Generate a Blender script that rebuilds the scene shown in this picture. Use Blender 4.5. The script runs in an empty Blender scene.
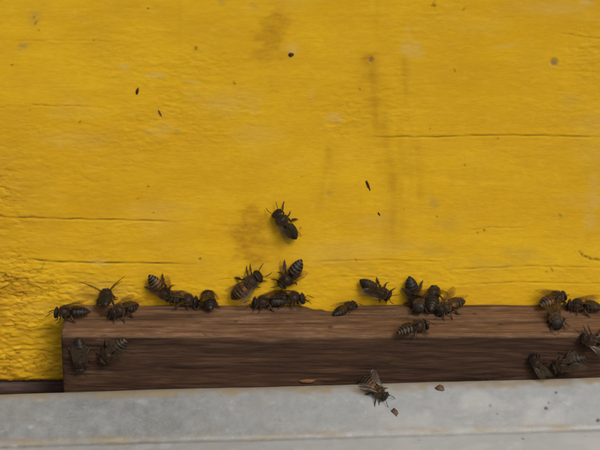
import bpy, bmesh, math, random
import numpy as np
from mathutils import Vector, Matrix

R = math.radians
MM = 0.001
scene = bpy.context.scene
COL = scene.collection

# ------------------------------------------------------------------ camera
# origin = point of the yellow panel the lens is aimed at; wall plane is y = 0
PITCH = R(27.0)
DIST = 0.9
FPX = 2571.0                      # focal length in units of 1/600 of the frame width
CAM_FWD = Vector((0, math.cos(PITCH), -math.sin(PITCH)))
CAM_UP = Vector((0, math.sin(PITCH), math.cos(PITCH)))
CAM_POS = -CAM_FWD * DIST
cam_data = bpy.data.cameras.new('camera')
cam = bpy.data.objects.new('camera', cam_data)
COL.objects.link(cam)
cam.location = CAM_POS
cam.rotation_euler = (R(90) - PITCH, 0, 0)
cam_data.sensor_width = 36.0
cam_data.lens = FPX / 600.0 * 36.0
cam_data.clip_start = 0.02
cam_data.clip_end = 400.0
cam_data.dof.use_dof = True
cam_data.dof.focus_distance = DIST - 0.004
cam_data.dof.aperture_fstop = 11.0
scene.camera = cam

# ------------------------------------------------------------------ sky, sun, exposure
SUN_EL, SUN_AZ = R(48), R(28)     # azimuth measured from straight in front of the panel towards +x
world = bpy.data.worlds.new('World')
scene.world = world
world.use_nodes = True
wn = world.node_tree.nodes
wn.clear()
sky = wn.new('ShaderNodeTexSky')
sky.sky_type = 'NISHITA'
sky.sun_disc = False
sun_vec = Vector((math.sin(SUN_AZ) * math.cos(SUN_EL), -math.cos(SUN_AZ) * math.cos(SUN_EL), math.sin(SUN_EL)))
sky.sun_elevation = SUN_EL
sky.sun_rotation = math.atan2(sun_vec.x, sun_vec.y)
sky.air_density = 1.0
sky.dust_density = 6.0
sky.ozone_density = 1.0
bg = wn.new('ShaderNodeBackground')
bg.inputs['Strength'].default_value = 0.085
wo = wn.new('ShaderNodeOutputWorld')
world.node_tree.links.new(sky.outputs[0], bg.inputs[0])
world.node_tree.links.new(bg.outputs[0], wo.inputs[0])
sd = bpy.data.lights.new('sun', 'SUN')
sd.energy = 1.5
sd.angle = R(16)
sd.color = (1.0, 0.95, 0.88)
sun = bpy.data.objects.new('sun', sd)
COL.objects.link(sun)
sun.rotation_euler = (-sun_vec).to_track_quat('-Z', 'Y').to_euler()
sun.location = sun_vec * 3
scene.view_settings.view_transform = 'Standard'
scene.view_settings.look = 'None'
scene.view_settings.gamma = 1.0
scene.view_settings.use_curve_mapping = False
scene.view_settings.exposure = 0.20
scene.cycles.max_bounces = 6
scene.cycles.transparent_max_bounces = 16

# ------------------------------------------------------------------ helpers
def ray(px, py):
    d = CAM_FWD + Vector((1, 0, 0)) * ((px - 300) / FPX) + CAM_UP * ((225 - py) / FPX)
    return d.normalized()

def on_plane(px, py, p0, n):
    d = ray(px, py)
    return CAM_POS + d * ((p0 - CAM_POS).dot(n) / d.dot(n))

def wall_xz(px, py):
    p = on_plane(px, py, Vector((0, 0, 0)), Vector((0, 1, 0)))
    return p.x, p.z

def tag(o, label, cat, group=None):
    o['label'] = label
    o['category'] = cat
    if group:
        o['group'] = group
    return o

def link(name, me, mats, parent=None):
    o = bpy.data.objects.new(name, me)
    for m in (mats if isinstance(mats, (list, tuple)) else [mats]):
        if m is not None and m.name not in [x.name for x in me.materials if x]:
            me.materials.append(m)
    COL.objects.link(o)
    o.parent = parent
    return o

def empty(name, loc=(0, 0, 0), mat=None):
    o = bpy.data.objects.new(name, None)
    o.empty_display_size = 0.01
    COL.objects.link(o)
    if mat is not None:
        o.matrix_world = mat
    else:
        o.location = loc
    return o

def smooth(me):
    me.polygons.foreach_set('use_smooth', np.ones(len(me.polygons), dtype=bool))
    me.update()

def grid_mesh(name, P, attrs=None, wrap=False, caps=False):
    """quad sheet from P[nu, nv, 3]; wrap closes it along v, caps closes the two u ends"""
    nu, nv, _ = P.shape
    me = bpy.data.meshes.new(name)
    idx = np.arange(nu * nv).reshape(nu, nv)
    if wrap:
        idx2 = np.concatenate([idx, idx[:, :1]], axis=1)
    else:
        idx2 = idx
    a, b, c, d = idx2[:-1, :-1], idx2[1:, :-1], idx2[1:, 1:], idx2[:-1, 1:]
    q = np.stack([a, b, c, d], axis=-1).reshape(-1, 4)
    nq = len(q)
    loops = [q.reshape(-1)]
    starts = [np.arange(nq) * 4]
    totals = [np.full(nq, 4)]
    if caps:
        loops += [idx[0, :], idx[-1, ::-1]]
        starts += [np.array([nq * 4, nq * 4 + nv])]
        totals += [np.array([nv, nv])]
    loops = np.concatenate(loops).astype(np.int32)
    starts = np.concatenate(starts).astype(np.int32)
    totals = np.concatenate(totals).astype(np.int32)
    me.vertices.add(nu * nv)
    me.vertices.foreach_set('co', np.ascontiguousarray(P, dtype=np.float32).reshape(-1))
    me.loops.add(len(loops))
    me.loops.foreach_set('vertex_index', loops)
    me.polygons.add(len(starts))
    me.polygons.foreach_set('loop_start', starts)
    me.update(calc_edges=True)
    me.validate()
    smooth(me)
    for k, v in (attrs or {}).items():
        at = me.attributes.new(k, 'FLOAT', 'POINT')
        at.data.foreach_set('value', np.ascontiguousarray(v, dtype=np.float32).reshape(-1))
    return me

def fnoise(shape, step, lu, lv, seed):
    """smooth gaussian noise with correlation lengths lu, lv in mm on a grid of spacing step mm"""
    rng = np.random.default_rng(seed)
    a = rng.standard_normal(shape)
    ku = np.fft.fftfreq(shape[0], step) * 2 * np.pi
    kv = np.fft.fftfreq(shape[1], step) * 2 * np.pi
    f = np.exp(-0.25 * (ku[:, None] * lu) ** 2 - 0.25 * (kv[None, :] * lv) ** 2)
    b = np.fft.ifft2(np.fft.fft2(a) * f).real
    return (b - b.mean()) / b.std()

def sstep(a, b, x):
    t = np.clip((x - a) / (b - a), 0, 1)
    return t * t * (3 - 2 * t)

def box_mesh(name, lo, hi, bev=0.0015):
    bm = bmesh.new()
    bmesh.ops.create_cube(bm, size=1.0)
    for v in bm.verts:
        v.co = Vector([(l + h) / 2 + c * (h - l) for l, h, c in zip(lo, hi, v.co)])
    bmesh.ops.bevel(bm, geom=bm.edges[:], offset=bev, segments=2, profile=0.5, affect='EDGES')
    me = bpy.data.meshes.new(name)
    bm.to_mesh(me)
    bm.free()
    return me

# ------------------------------------------------------------------ materials
class NT:
    def __init__(self, name):
        self.m = bpy.data.materials.new(name)
        self.m.use_nodes = True
        self.t = self.m.node_tree
        self.t.nodes.clear()
        self.out = self.n('ShaderNodeOutputMaterial')
    def n(self, typ, **kw):
        nd = self.t.nodes.new(typ)
        for k, v in kw.items():
            setattr(nd, k, v)
        return nd
    def l(self, a, b):
        self.t.links.new(a, b)
    def attr(self, name):
        return self.n('ShaderNodeAttribute', attribute_name=name).outputs['Fac']
    def noise(self, scale, detail=4, rough=0.55, vec=None, mapping=None):
        if vec is None:
            vec = self.n('ShaderNodeTexCoord').outputs['Object']
        if mapping:
            mp = self.n('ShaderNodeMapping')
            mp.inputs['Scale'].default_value = mapping
            self.l(vec, mp.inputs['Vector'])
            vec = mp.outputs['Vector']
        t = self.n('ShaderNodeTexNoise')
        t.inputs['Scale'].default_value = scale
        t.inputs['Detail'].default_value = detail
        t.inputs['Roughness'].default_value = rough
        self.l(vec, t.inputs['Vector'])
        return t.outputs['Fac']
    def ramp(self, fac, stops):
        r = self.n('ShaderNodeValToRGB')
        e = r.color_ramp.elements
        while len(e) < len(stops):
            e.new(0.5)
        for el, (p, c) in zip(e, stops):
            el.position = p
            el.color = (c, c, c, 1) if isinstance(c, (int, float)) else tuple(c) + (1,)
        self.l(fac, r.inputs['Fac'])
        return r.outputs['Color']
    def mix(self, fac, a, b, mode='MIX'):
        m = self.n('ShaderNodeMix', data_type='RGBA', blend_type=mode)
        for s, v in ((m.inputs[0], fac), (m.inputs[6], a), (m.inputs[7], b)):
            if isinstance(v, (int, float)):
                s.default_value = v
            elif isinstance(v, (tuple, list)):
                s.default_value = tuple(v) + (1,)
            else:
                self.l(v, s)
        return m.outputs[2]
    def math(self, op, a, b=0.0, clamp=False):
        m = self.n('ShaderNodeMath', operation=op, use_clamp=clamp)
        for s, v in ((m.inputs[0], a), (m.inputs[1], b)):
            if isinstance(v, (int, float)):
                s.default_value = v
            else:
                self.l(v, s)
        return m.outputs[0]
    def bsdf(self, color, rough=0.6, spec=0.5, metal=0.0, bump=None, bstr=0.3, bdist=0.0005):
        p = self.n('ShaderNodeBsdfPrincipled')
        for s, v in ((p.inputs['Base Color'], color), (p.inputs['Roughness'], rough), (p.inputs['Metallic'], metal)):
            if isinstance(v, (int, float)):
                s.default_value = v
            elif isinstance(v, (tuple, list)):
                s.default_value = tuple(v) + (1,)
            else:
                self.l(v, s)
        p.inputs['Specular IOR Level'].default_value = spec
        if bump is not None:
            b = self.n('ShaderNodeBump')
            b.inputs['Strength'].default_value = bstr
            b.inputs['Distance'].default_value = bdist
            self.l(bump, b.inputs['Height'])
            self.l(b.outputs[0], p.inputs['Normal'])
        return p
    def done(self, shader):
        self.l(shader.outputs[0] if hasattr(shader, 'outputs') else shader, self.out.inputs[0])
        return self.m

def make_paint():
    k = NT('weathered_yellow_paint')
    tone = k.attr('tone')
    c = k.mix(tone, (0.605, 0.340, 0.010), (0.715, 0.440, 0.014))
    fine = k.ramp(k.noise(1300, 5, 0.7, mapping=(0.3, 1, 1)), [(0.38, 0.0), (0.68, 1.0)])
    c = k.mix(k.math('MULTIPLY', fine, 0.24), c, (0.42, 0.205, 0.006))
    mott = k.ramp(k.noise(90, 5, 0.65, mapping=(0.6, 1, 1)), [(0.42, 0.0), (0.72, 1.0)])
    c = k.mix(k.math('MULTIPLY', mott, 0.30), c, (0.50, 0.27, 0.03))
    m2 = k.ramp(k.noise(330, 5, 0.7, mapping=(0.45, 1, 1)), [(0.50, 0.0), (0.66, 1.0)])
    c = k.mix(k.math('MULTIPLY', m2, 0.20), c, (0.78, 0.50, 0.05))
    c = k.mix(k.attr('pale'), c, (0.56, 0.42, 0.16))
    c = k.mix(k.attr('greyed'), c, (0.27, 0.20, 0.075))
    c = k.mix(k.attr('rust'), c, (0.32, 0.150, 0.009))
    c = k.mix(k.attr('grime'), c, (0.060, 0.030, 0.010))
    b1 = k.noise(1500, 4, 0.6, mapping=(0.3, 1, 1))
    return k.done(k.bsdf(c, 0.65, 0.12, bump=b1, bstr=0.22, bdist=0.0003))

def make_wood(name, dark, mid, light, use_worn=True, rough=0.75):
    k = NT(name)
    co = k.n('ShaderNodeTexCoord').outputs['Object']
    g = k.noise(620, 8, 0.72, co, mapping=(0.06, 1, 1))
    c = k.mix(k.ramp(g, [(0.36, 0.0), (0.64, 1.0)]), dark, mid)
    g2 = k.noise(130, 5, 0.6, co, mapping=(0.12, 1, 1))
    c = k.mix(k.math('MULTIPLY', k.ramp(g2, [(0.45, 0.0), (0.75, 1.0)]), 0.55), c, light)
    if use_worn:
        c2 = k.mix(k.ramp(g, [(0.28, 0.0), (0.72, 1.0)]), (0.085, 0.043, 0.019), (0.195, 0.106, 0.052))
        c2 = k.mix(k.math('MULTIPLY', k.ramp(g2, [(0.4, 0.0), (0.8, 1.0)]), 0.6), c2, (0.23, 0.135, 0.078))
        bl = k.ramp(k.noise(380, 6, 0.7, co, mapping=(0.5, 1, 1)), [(0.40, 0.0), (0.62, 1.0)])
        c2 = k.mix(k.math('MULTIPLY', bl, 0.45), c2, (0.075, 0.040, 0.020))
        b2 = k.ramp(k.noise(210, 6, 0.7, co, mapping=(0.4, 1, 1)), [(0.52, 0.0), (0.70, 1.0)])
        c2 = k.mix(k.math('MULTIPLY', b2, 0.55), c2, (0.30, 0.185, 0.115))
        c = k.mix(k.math('MULTIPLY', b2, 0.25), c, (0.11, 0.062, 0.038))
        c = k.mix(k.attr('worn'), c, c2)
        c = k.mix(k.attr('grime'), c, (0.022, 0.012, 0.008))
    fb = k.ramp(k.noise(2400, 4, 0.7, co, mapping=(0.035, 1, 1)), [(0.36, 0.55), (0.62, 1.25)])
    c = k.mix(0.75, c, k.mix(1.0, c, fb, 'MULTIPLY'))
    return k.done(k.bsdf(c, rough, 0.25, bump=k.noise(1300, 6, 0.7, co, mapping=(0.10, 1, 1)), bstr=0.7, bdist=0.0006))

def make_zinc():
    k = NT('weathered_grey_sheet')
    co = k.n('ShaderNodeTexCoord').outputs['Object']
    sp = k.ramp(k.noise(260, 7, 0.7, co), [(0.35, 0.0), (0.66, 1.0)])
    c = k.mix(sp, (0.126, 0.137, 0.134), (0.203, 0.220, 0.223))
    lg = k.ramp(k.noise(28, 3, 0.5, co), [(0.3, 0.0), (0.7, 1.0)])
    c = k.mix(k.math('MULTIPLY', lg, 0.4), c, (0.25, 0.265, 0.27))
    wh = k.ramp(k.noise(420, 3, 0.6, co), [(0.63, 0.0), (0.74, 1.0)])
    c = k.mix(k.math('MULTIPLY', wh, 0.22), c, (0.46, 0.47, 0.47))
    sc = k.ramp(k.noise(900, 2, 0.5, co, mapping=(0.06, 1, 0.5)), [(0.60, 0.0), (0.74, 1.0)])
    c = k.mix(k.math('MULTIPLY', sc, 0.05), c, (0.42, 0.44, 0.45))
    pit = k.ramp(k.noise(1500, 3, 0.6, co), [(0.30, 1.0), (0.36, 0.0)])
    c = k.mix(k.math('MULTIPLY', pit, 0.5), c, (0.075, 0.072, 0.066))
    c = k.mix(k.attr('pale'), c, (0.44, 0.465, 0.48))
    c = k.mix(k.attr('tan'), c, (0.215, 0.165, 0.085))
    c = k.mix(k.attr('grime'), c, (0.035, 0.028, 0.022))
    r = k.ramp(k.noise(200, 3, 0.6, co), [(0.3, 0.34), (0.7, 0.55)])
    return k.done(k.bsdf(c, r, 0.5, bump=k.noise(900, 6, 0.7, co), bstr=0.3, bdist=0.0004))

def make_simple(name, col, rough=0.7, spec=0.3, scale=800, var=0.35):
    k = NT(name)
    n = k.ramp(k.noise(scale, 4), [(0.3, 0.0), (0.7, 1.0)])
    c = k.mix(n, tuple(x * (1 - var) for x in col), tuple(x * (1 + var) for x in col))
    return k.done(k.bsdf(c, rough, spec, bump=k.noise(scale * 2, 3), bstr=0.2, bdist=0.0002))

def make_bee_body():
    k = NT('bee_chitin')
    a = k.n('ShaderNodeAttribute', attribute_name='tint')
    n = k.ramp(k.noise(2600, 3), [(0.3, 0.72), (0.7, 1.2)])
    c = k.mix(1.0, a.outputs['Color'], n, 'MULTIPLY')
    return k.done(k.bsdf(c, 0.5, 0.25, bump=k.noise(5000, 2), bstr=0.3, bdist=0.00006))

def make_bee_hair():
    k = NT('bee_hair')
    a = k.n('ShaderNodeAttribute', attribute_name='tint')
    return k.done(k.bsdf(a.outputs['Color'], 0.7, 0.2))

def make_wing():
    k = NT('wing_membrane')
    n = k.ramp(k.noise(1400, 3), [(0.3, 0.0), (0.7, 1.0)])
    c = k.mix(n, (0.09, 0.06, 0.032), (0.15, 0.105, 0.06))
    p = k.bsdf(c, 0.28, 0.6)
    t = k.n('ShaderNodeBsdfTransparent')
    t.inputs[0].default_value = (0.93, 0.90, 0.84, 1)
    mx = k.n('ShaderNodeMixShader')
    mx.inputs[0].default_value = 0.055
    k.l(t.outputs[0], mx.inputs[1])
    k.l(p.outputs[0], mx.inputs[2])
    gl = k.n('ShaderNodeBsdfGlossy')
    gl.inputs['Roughness'].default_value = 0.3
    m2 = k.n('ShaderNodeMixShader')
    m2.inputs[0].default_value = 0.025
    k.l(mx.outputs[0], m2.inputs[1])
    k.l(gl.outputs[0], m2.inputs[2])
    return k.done(m2)

PAINT = make_paint()
BLOCK_WOOD = make_wood('stained_brown_wood', (0.017, 0.0082, 0.0042), (0.067, 0.0300, 0.0155), (0.088, 0.042, 0.022))
FLOOR_WOOD = make_wood('dark_floor_wood', (0.045, 0.028, 0.024), (0.14, 0.09, 0.078), (0.20, 0.14, 0.125), use_worn=False)
STAND_WOOD = make_wood('raw_stand_wood', (0.10, 0.06, 0.035), (0.2, 0.125, 0.075), (0.25, 0.17, 0.11), use_worn=False)
ZINC = make_zinc()
PLAIN_PAINT = make_simple('plain_yellow_paint', (0.62, 0.33, 0.009), 0.6, 0.25, 60, 0.12)
ROOF_METAL = make_simple('grey_roof_sheet', (0.35, 0.35, 0.34), 0.45, 0.5, 60, 0.15)
GRASS = make_simple('grass_ground', (0.06, 0.085, 0.025), 0.9, 0.1, 14, 0.5)
BEE_BODY = make_bee_body()
BEE_HAIR = make_bee_hair()
WING = make_wing()
WING_VEIN = make_simple('wing_vein', (0.035, 0.018, 0.009), 0.5, 0.3)
FLECK = make_simple('dark_dropping', (0.045, 0.022, 0.010), 0.7, 0.3, 900, 0.4)
HUSK = make_simple('brown_husk', (0.10, 0.055, 0.036), 0.65, 0.3, 900, 0.4)
CHIP = make_simple('tan_wood_chip', (0.17, 0.085, 0.035), 0.75, 0.2, 900, 0.35)

# ------------------------------------------------------------------ ground and stand (below the frame)
Z_TOP = -0.0311          # top of the entrance block
Z_WALL = -0.0632         # lower edge of the yellow panel
Z_BASE = -0.0705         # top of the stand
Z_GROUND = -0.55
D_BLOCK = 0.0225         # depth of the entrance block
XW = 0.165

gm = bpy.data.meshes.new('ground')
gm.from_pydata([(-150, -150, Z_GROUND), (150, -150, Z_GROUND), (150, 150, Z_GROUND), (-150, 150, Z_GROUND)], [], [(0, 1, 2, 3)])
g = link('ground', gm, GRASS)
g['kind'] = 'structure'
g['label'] = 'short grass below the hive stand'

# ------------------------------------------------------------------ beehive: yellow front panel with relief
STEP = 0.28
x0, x1, z0, z1 = -XW / MM, XW / MM, Z_WALL / MM, 150.0
nx, nz = int((x1 - x0) / STEP) + 1, int((z1 - z0) / STEP) + 1
X = np.linspace(x0, x1, nx)[:, None] * np.ones((1, nz))
Z = np.ones((nx, 1)) * np.linspace(z0, z1, nz)[None, :]
# position of each vertex in picture units, used only to lay out where stains and cracks are on the board
den = DIST / MM - Z * math.sin(PITCH)
PX = 300 + FPX * X / den
PY = 225 - FPX * Z * math.cos(PITCH) / den
def wn_(lx, lz, s):
    return fnoise((nx, nz), STEP, lx, lz, s)

H = 0.006 * wn_(7, 0.7, 1) + 0.007 * wn_(1.6, 0.5, 2) + 0.05 * wn_(60, 40, 3)
rough = sstep(250, 330, PY + 0.10 * (60 - PX)) * sstep(300, 120, PX) + 0.8 * sstep(110, 30, PX) * sstep(250, 330, PY)
rough = np.clip(rough + 0.35 * sstep(60, 0, PX) * sstep(60, 200, PY) + 0.16 * sstep(240, 290, PY), 0, 1.4)
rough *= 0.75 + 0.25 * np.clip(wn_(18, 9, 4), -1.5, 2)
for (cx, cy, rx, ry, a_) in [(150, 130, 60, 22, .22), (345, 115, 26, 22, .28), (395, 110, 30, 40, .16), (585, 55, 26, 22, .30), (240, 110, 40, 20, .12), (110, 35, 60, 20, .10), (570, 115, 40, 30, .14), (60, 150, 70, 50, .10), (420, 20, 60, 30, .08)]:
    rough += a_ * np.exp(-((PX - cx) / rx) ** 2 - ((PY - cy) / ry) ** 2)
rough += 0.022 + 0.10 * np.clip(wn_(12, 7, 25) - 0.8, 0, 1.5)
ridge = wn_(3.0, 0.9, 5)
ridge2 = wn_(1.1, 0.5, 6)
# old paint: plates with sharp crazed edges, strongest low on the left
plate = wn_(2.0, 0.72, 71)
plate2 = wn_(0.95, 0.48, 72)
gate = np.clip(wn_(6, 4, 73) + 0.35, 0, 1)
H += rough * (0.125 * np.tanh(plate * 2.2) + 0.105 * np.tanh(plate2 * 2.5) + 0.05 * ridge + 0.03 * ridge2)
fiss = np.exp(-((plate + 0.35) / 0.13) ** 2) * gate + 0.7 * np.exp(-((plate2 + 0.9) / 0.16) ** 2) * np.roll(gate, 211, axis=0)
H -= 0.34 * rough * fiss
grime = np.clip(0.80 * (rough - 0.06) * fiss * (0.7 + 0.4 * ridge2), 0, 0.75)
fineb = wn_(0.55, 0.45, 74)
fineh = wn_(1.6, 0.4, 75)
pale = np.zeros_like(H)
rust = np.clip(0.55 * (rough - 0.12) * np.clip(0.55 + 0.35 * wn_(3, 1.2, 81) - 0.25 * plate, 0, 1.4), 0, 0.6)
grey = np.zeros_like(H)
blot = wn_(2.5, 2.0, 8)
streak_n = wn_(1.2, 6.0, 9)

def seg_dist(pts):
    d = np.full(PX.shape, 1e9)
    t_all = np.zeros_like(d)
    n = len(pts) - 1
    for i in range(n):
        (ax, ay), (bx, by) = pts[i], pts[i + 1]
        vx, vy = bx - ax, by - ay
        t = np.clip(((PX - ax) * vx + (PY - ay) * vy) / (vx * vx + vy * vy), 0, 1)
        dd = np.hypot(PX - ax - t * vx, PY - ay - t * vy)
        m = dd < d
        d = np.where(m, dd, d)
        t_all = np.where(m, (i + t) / n, t_all)
    return d, t_all

def crack(pts, w, depth, dark, seed):
    global H, grime
    rr = random.Random(seed)
    fine = []
    for (a, b) in zip(pts[:-1], pts[1:]):
        for i in range(9):
            t = i / 9
            fine.append((a[0] + (b[0] - a[0]) * t, a[1] + (b[1] - a[1]) * t + rr.uniform(-0.4, 0.4)))
    fine.append(pts[-1])
    d, t = seg_dist(fine)
    taper = np.clip(np.minimum(t, 1 - t) * 7, 0.05, 1) * (0.75 + 0.25 * np.sin(t * 37 + seed))
    f = np.exp(-(d / (w * 0.85)) ** 2) * taper * (0.8 + 0.2 * np.clip(ridge2, -1, 1))
    H -= 0.6 * depth * f
    H += 0.03 * np.exp(-((d - 2.2) / 1.6) ** 2) * taper
    grime = np.maximum(grime, dark * np.exp(-(d / (w * 0.75)) ** 2) * taper * (0.9 + 0.12 * np.clip(ridge2, -1, 1)))

crack([(-60, 215), (2, 217), (70, 219), (120, 220), (190, 222)], 1.0, 0.60, 0.75, 1)
crack([(22, 259), (60, 262), (110, 263), (205, 264)], 1.1, 0.60, 0.85, 2)
crack([(360, 137), (430, 137), (490, 135), (560, 136), (620, 137)], 1.0, 0.55, 0.70, 3)
crack([(28, 105), (60, 106), (92, 106)], 0.9, 0.25, 0.45, 4)
crack([(10, 41), (70, 40), (130, 42)], 0.8, 0.15, 0.18, 5)
crack([(560, 33), (585, 37), (620, 41)], 0.8, 0.25, 0.4, 6)
crack([(300, 262), (380, 260), (450, 262)], 0.9, 0.25, 0.30, 7)
crack([(440, 270), (530, 266), (600, 268)], 0.9, 0.25, 0.35, 8)
crack([(320, 276), (400, 277)], 0.9, 0.2, 0.30, 9)
crack([(455, 285), (520, 282), (620, 284)], 0.9, 0.25, 0.35, 18)
crack([(470, 230), (490, 227), (530, 228)], 0.8, 0.15, 0.25, 10)
crack([(578, 250), (583, 256), (592, 259), (606, 261)], 1.5, 0.35, 0.9, 11)
crack([(34, 277), (42, 268), (45, 261)], 1.2, 0.2, 0.5, 12)
crack([(32, 268), (38, 272), (42, 274)], 1.6, 0.2, 0.4, 13)
crack([(0, 281), (60, 284), (120, 283)], 1.0, 0.4, 0.45, 14)
crack([(0, 330), (30, 331), (60, 329)], 1.1, 0.5, 0.45, 15)
crack([(0, 352), (36, 350), (60, 353)], 1.0, 0.4, 0.4, 16)
crack([(215, 280), (240, 277), (300, 280)], 0.9, 0.3, 0.35, 17)

def blob(field, cx, cy, rx, ry, amt, edge=0.5, seed=0, ang=0.0):
    c, s = math.cos(R(ang)), math.sin(R(ang))
    u = ((PX - cx) * c + (PY - cy) * s) / rx
    v = (-(PX - cx) * s + (PY - cy) * c) / ry
    d = np.hypot(u, v) + edge * 0.28 * np.roll(blot, seed * 37, axis=0) + edge * 0.12 * np.roll(ridge2, seed * 53, axis=0)
    return np.maximum(field, amt * sstep(1.5, 0.15, d) * np.clip(0.8 + 0.12 * np.roll(fineh, seed * 91, axis=0) + 0.08 * fineb, 0, 1.4))

# brownish runs and smudges
rust = blob(rust, 270, 42, 13, 26, 0.50, 1.2, 1, 12)
rust = blob(rust, 278, 20, 10, 12, 0.55, 1.2, 2, 20)
rust = blob(rust, 250, 240, 20, 28, 0.66, 1.0, 3)
rust = blob(rust, 262, 262, 14, 18, 0.28, 1.0, 4)
rust = blob(rust, 371, 70, 8, 18, 0.6, 1.0, 5)
for (pts, w, amt) in [([(370, 62), (371, 85), (378, 112), (383, 140), (392, 175), (398, 200), (392, 240)], 11, 0.30), ([(404, 60), (407, 110), (418, 150), (420, 195)], 4, 0.24), ([(400, 130), (408, 180)], 9, 0.2),
                      ([(330, 150), (329, 175), (323, 200)], 6, 0.28), ([(382, 0), (380, 30)], 10, 0.18), ([(180, 0), (180, 60)], 2, 0.10), ([(518, 60), (520, 100)], 4, 0.05)]:
    d, t = seg_dist(pts)
    rust = np.maximum(rust, amt * np.exp(-(d / w) ** 2) * np.clip(0.75 + 0.28 * streak_n + 0.22 * blot + 0.08 * fineh, 0, 1.5))
for (cx, cy, rx, ry, a, sd_) in [(22, 46, 6, 4, 0.55, 6), (37, 20, 6, 7, 0.30, 7), (257, 7, 6, 5, 0.40, 8), (221, 3, 5, 4, 0.35, 9), (177, 131, 5, 4, 0.45, 10), (329, 193, 4, 4, 0.6, 11),
                              (434, 250, 22, 7, 0.22, 12), (520, 255, 24, 9, 0.22, 13), (445, 225, 18, 7, 0.20, 14), (490, 265, 40, 6, 0.2, 15), (433, 203, 6, 6, 0.3, 2),
                              (585, 150, 18, 30, 0.14, 16), (575, 100, 16, 10, 0.2, 17), (340, 265, 22, 8, 0.18, 18), (560, 216, 8, 3, 0.2, 18), (30, 200, 30, 40, 0.07, 4), (85, 20, 10, 3, 0.12, 3)]:
    grey = blob(grey, cx, cy, rx, ry, a, 0.9, sd_)
for (cx, cy, rx, ry, a, an, sd_) in [(122, 66, 7, 2.0, 0.55, 20, 1), (158, 76, 12, 2.2, 0.5, 5, 2), (192, 82, 9, 1.8, 0.45, 15, 3), (411, 50, 10, 7, 0.38, 0, 4), (408, 30, 3, 7, 0.3, 0, 4),
                                  (335, 118, 8, 4, 0.35, 15, 5), (510, 45, 2.5, 16, 0.28, 80, 6), (586, 3, 10, 3, 0.55, 10, 7), (588, 216, 9, 12, 0.34, 0, 8), (594, 195, 6, 20, 0.24, 0, 9),
                                  (225, 105, 26, 9, 0.22, 10, 10), (160, 130, 16, 6, 0.22, -10, 11), (100, 262, 10, 4, 0.3, 0, 12), (312, 91, 3, 10, 0.25, 0, 13), (70, 110, 30, 10, 0.10, 0, 14),
                                  (480, 25, 30, 10, 0.08, 0, 15), (290, 47, 9, 6, 0.35, 0, 15), (570, 8, 22, 6, 0.15, 0, 3), (60, 145, 4, 3, .3, 0, 4)]:
    pale = blob(pale, cx, cy, rx, ry, a, 1.0, sd_, an)
pale = np.clip(pale + 0.10 * np.clip(wn_(14, 5, 21) - 0.9, 0, 1.5), 0, 0.8)
# specks of dirt and bee droppings
rs = random.Random(5)
specks = [(117, 93, 1.5, .7), (12, 65, 1.6, .6), (148, 8, 1.5, .7), (196, 48, 1.6, .6), (234, 82, 1.8, .7), (181, 93, 1.3, .5), (360, 89, 1.4, .4), (463, 10, 2.2, .5), (434, 4, 2.8, .6),
          (149, 186, 1.7, .6), (138, 198, 1.6, .4), (154, 212, 1.4, .5), (200, 258, 2.2, .8), (148, 30, 1.4, .5), (30, 109, 1.5, .6), (356, 260, 1.5, .6), (404, 209, 1.5, .5), (437, 216, 1.3, .5),
          (485, 230, 2.2, .65), (478, 233, 1.6, .5), (465, 164, 2.0, .5), (455, 70, 1.3, .4), (552, 269, 2.0, .6), (547, 271, 1.6, .4), (561, 215, 2.4, .4), (586, 300, 1.5, .5), (498, 138, 1.3, .5), (430, 128, 1.2, .4),
          (513, 62, 1.2, .3), (94, 40, 1.2, .4), (80, 122, 1.5, .5), (36, 22, 1.8, .5), (39, 30, 1.4, .5), (34, 17, 1.4, .5), (302, 176, 1.5, .5), (300, 228, 1.8, .5)]
for i in range(14):
    specks.append((rs.uniform(-60, 660), rs.uniform(-120, 300), rs.uniform(0.5, 1.1), rs.uniform(0.15, 0.5)))
for (cx, cy, r_, a) in specks:
    an_ = rs.uniform(0, 3.14)
    ux, uy = (PX - cx) * math.cos(an_) + (PY - cy) * math.sin(an_), -(PX - cx) * math.sin(an_) + (PY - cy) * math.cos(an_)
    d = np.hypot(ux * rs.uniform(0.75, 1.0), uy * rs.uniform(1.0, 1.7)) + 0.35 * r_ * fineb
    f = sstep(r_ * 1.15, r_ * 0.35, d)
    grime = np.maximum(grime, 0.85 * a * f)
    H += 0.06 * f
# painted-over nail heads and a small hole
for (cx, cy, r_, dent) in [(554, 62, 4.4, -0.12), (371, 60, 3.0, -0.15)]:
    d = np.hypot(PX - cx, PY - cy)
    H += dent * sstep(r_ * 1.2, r_ * 0.7, d) + 0.03 * np.exp(-((d - r_ * 1.3) / 1.3) ** 2)
    grey = np.maximum(grey, 0.75 * sstep(r_ * 1.3, r_ * 0.5, d))
    grime = np.maximum(grime, 0.25 * sstep(r_ * 0.9, r_ * 0.3, d))
# soft flakes of old paint under the top coat
fl = wn_(6, 2.2, 22)
H += 0.03 * sstep(0.9, 1.15, fl) + 0.025 * sstep(1.2, 1.4, np.roll(fl, 333, axis=0))
tone = np.clip(0.5 + 0.20 * wn_(60, 12, 23) + 0.12 * wn_(10, 3, 24) + 0.16 * sstep(60, 320, PY) - 0.08, 0, 1)
Yw = -H * MM
edge = sstep(1.2, 0.0, Z - z0)
Yw = Yw + edge * 0.0008
me = grid_mesh('front_panel', np.stack([X * MM, Yw, Z * MM], axis=-1),
               dict(grime=grime, pale=pale, rust=np.clip(rust, 0, 1), greyed=grey, tone=tone))

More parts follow.
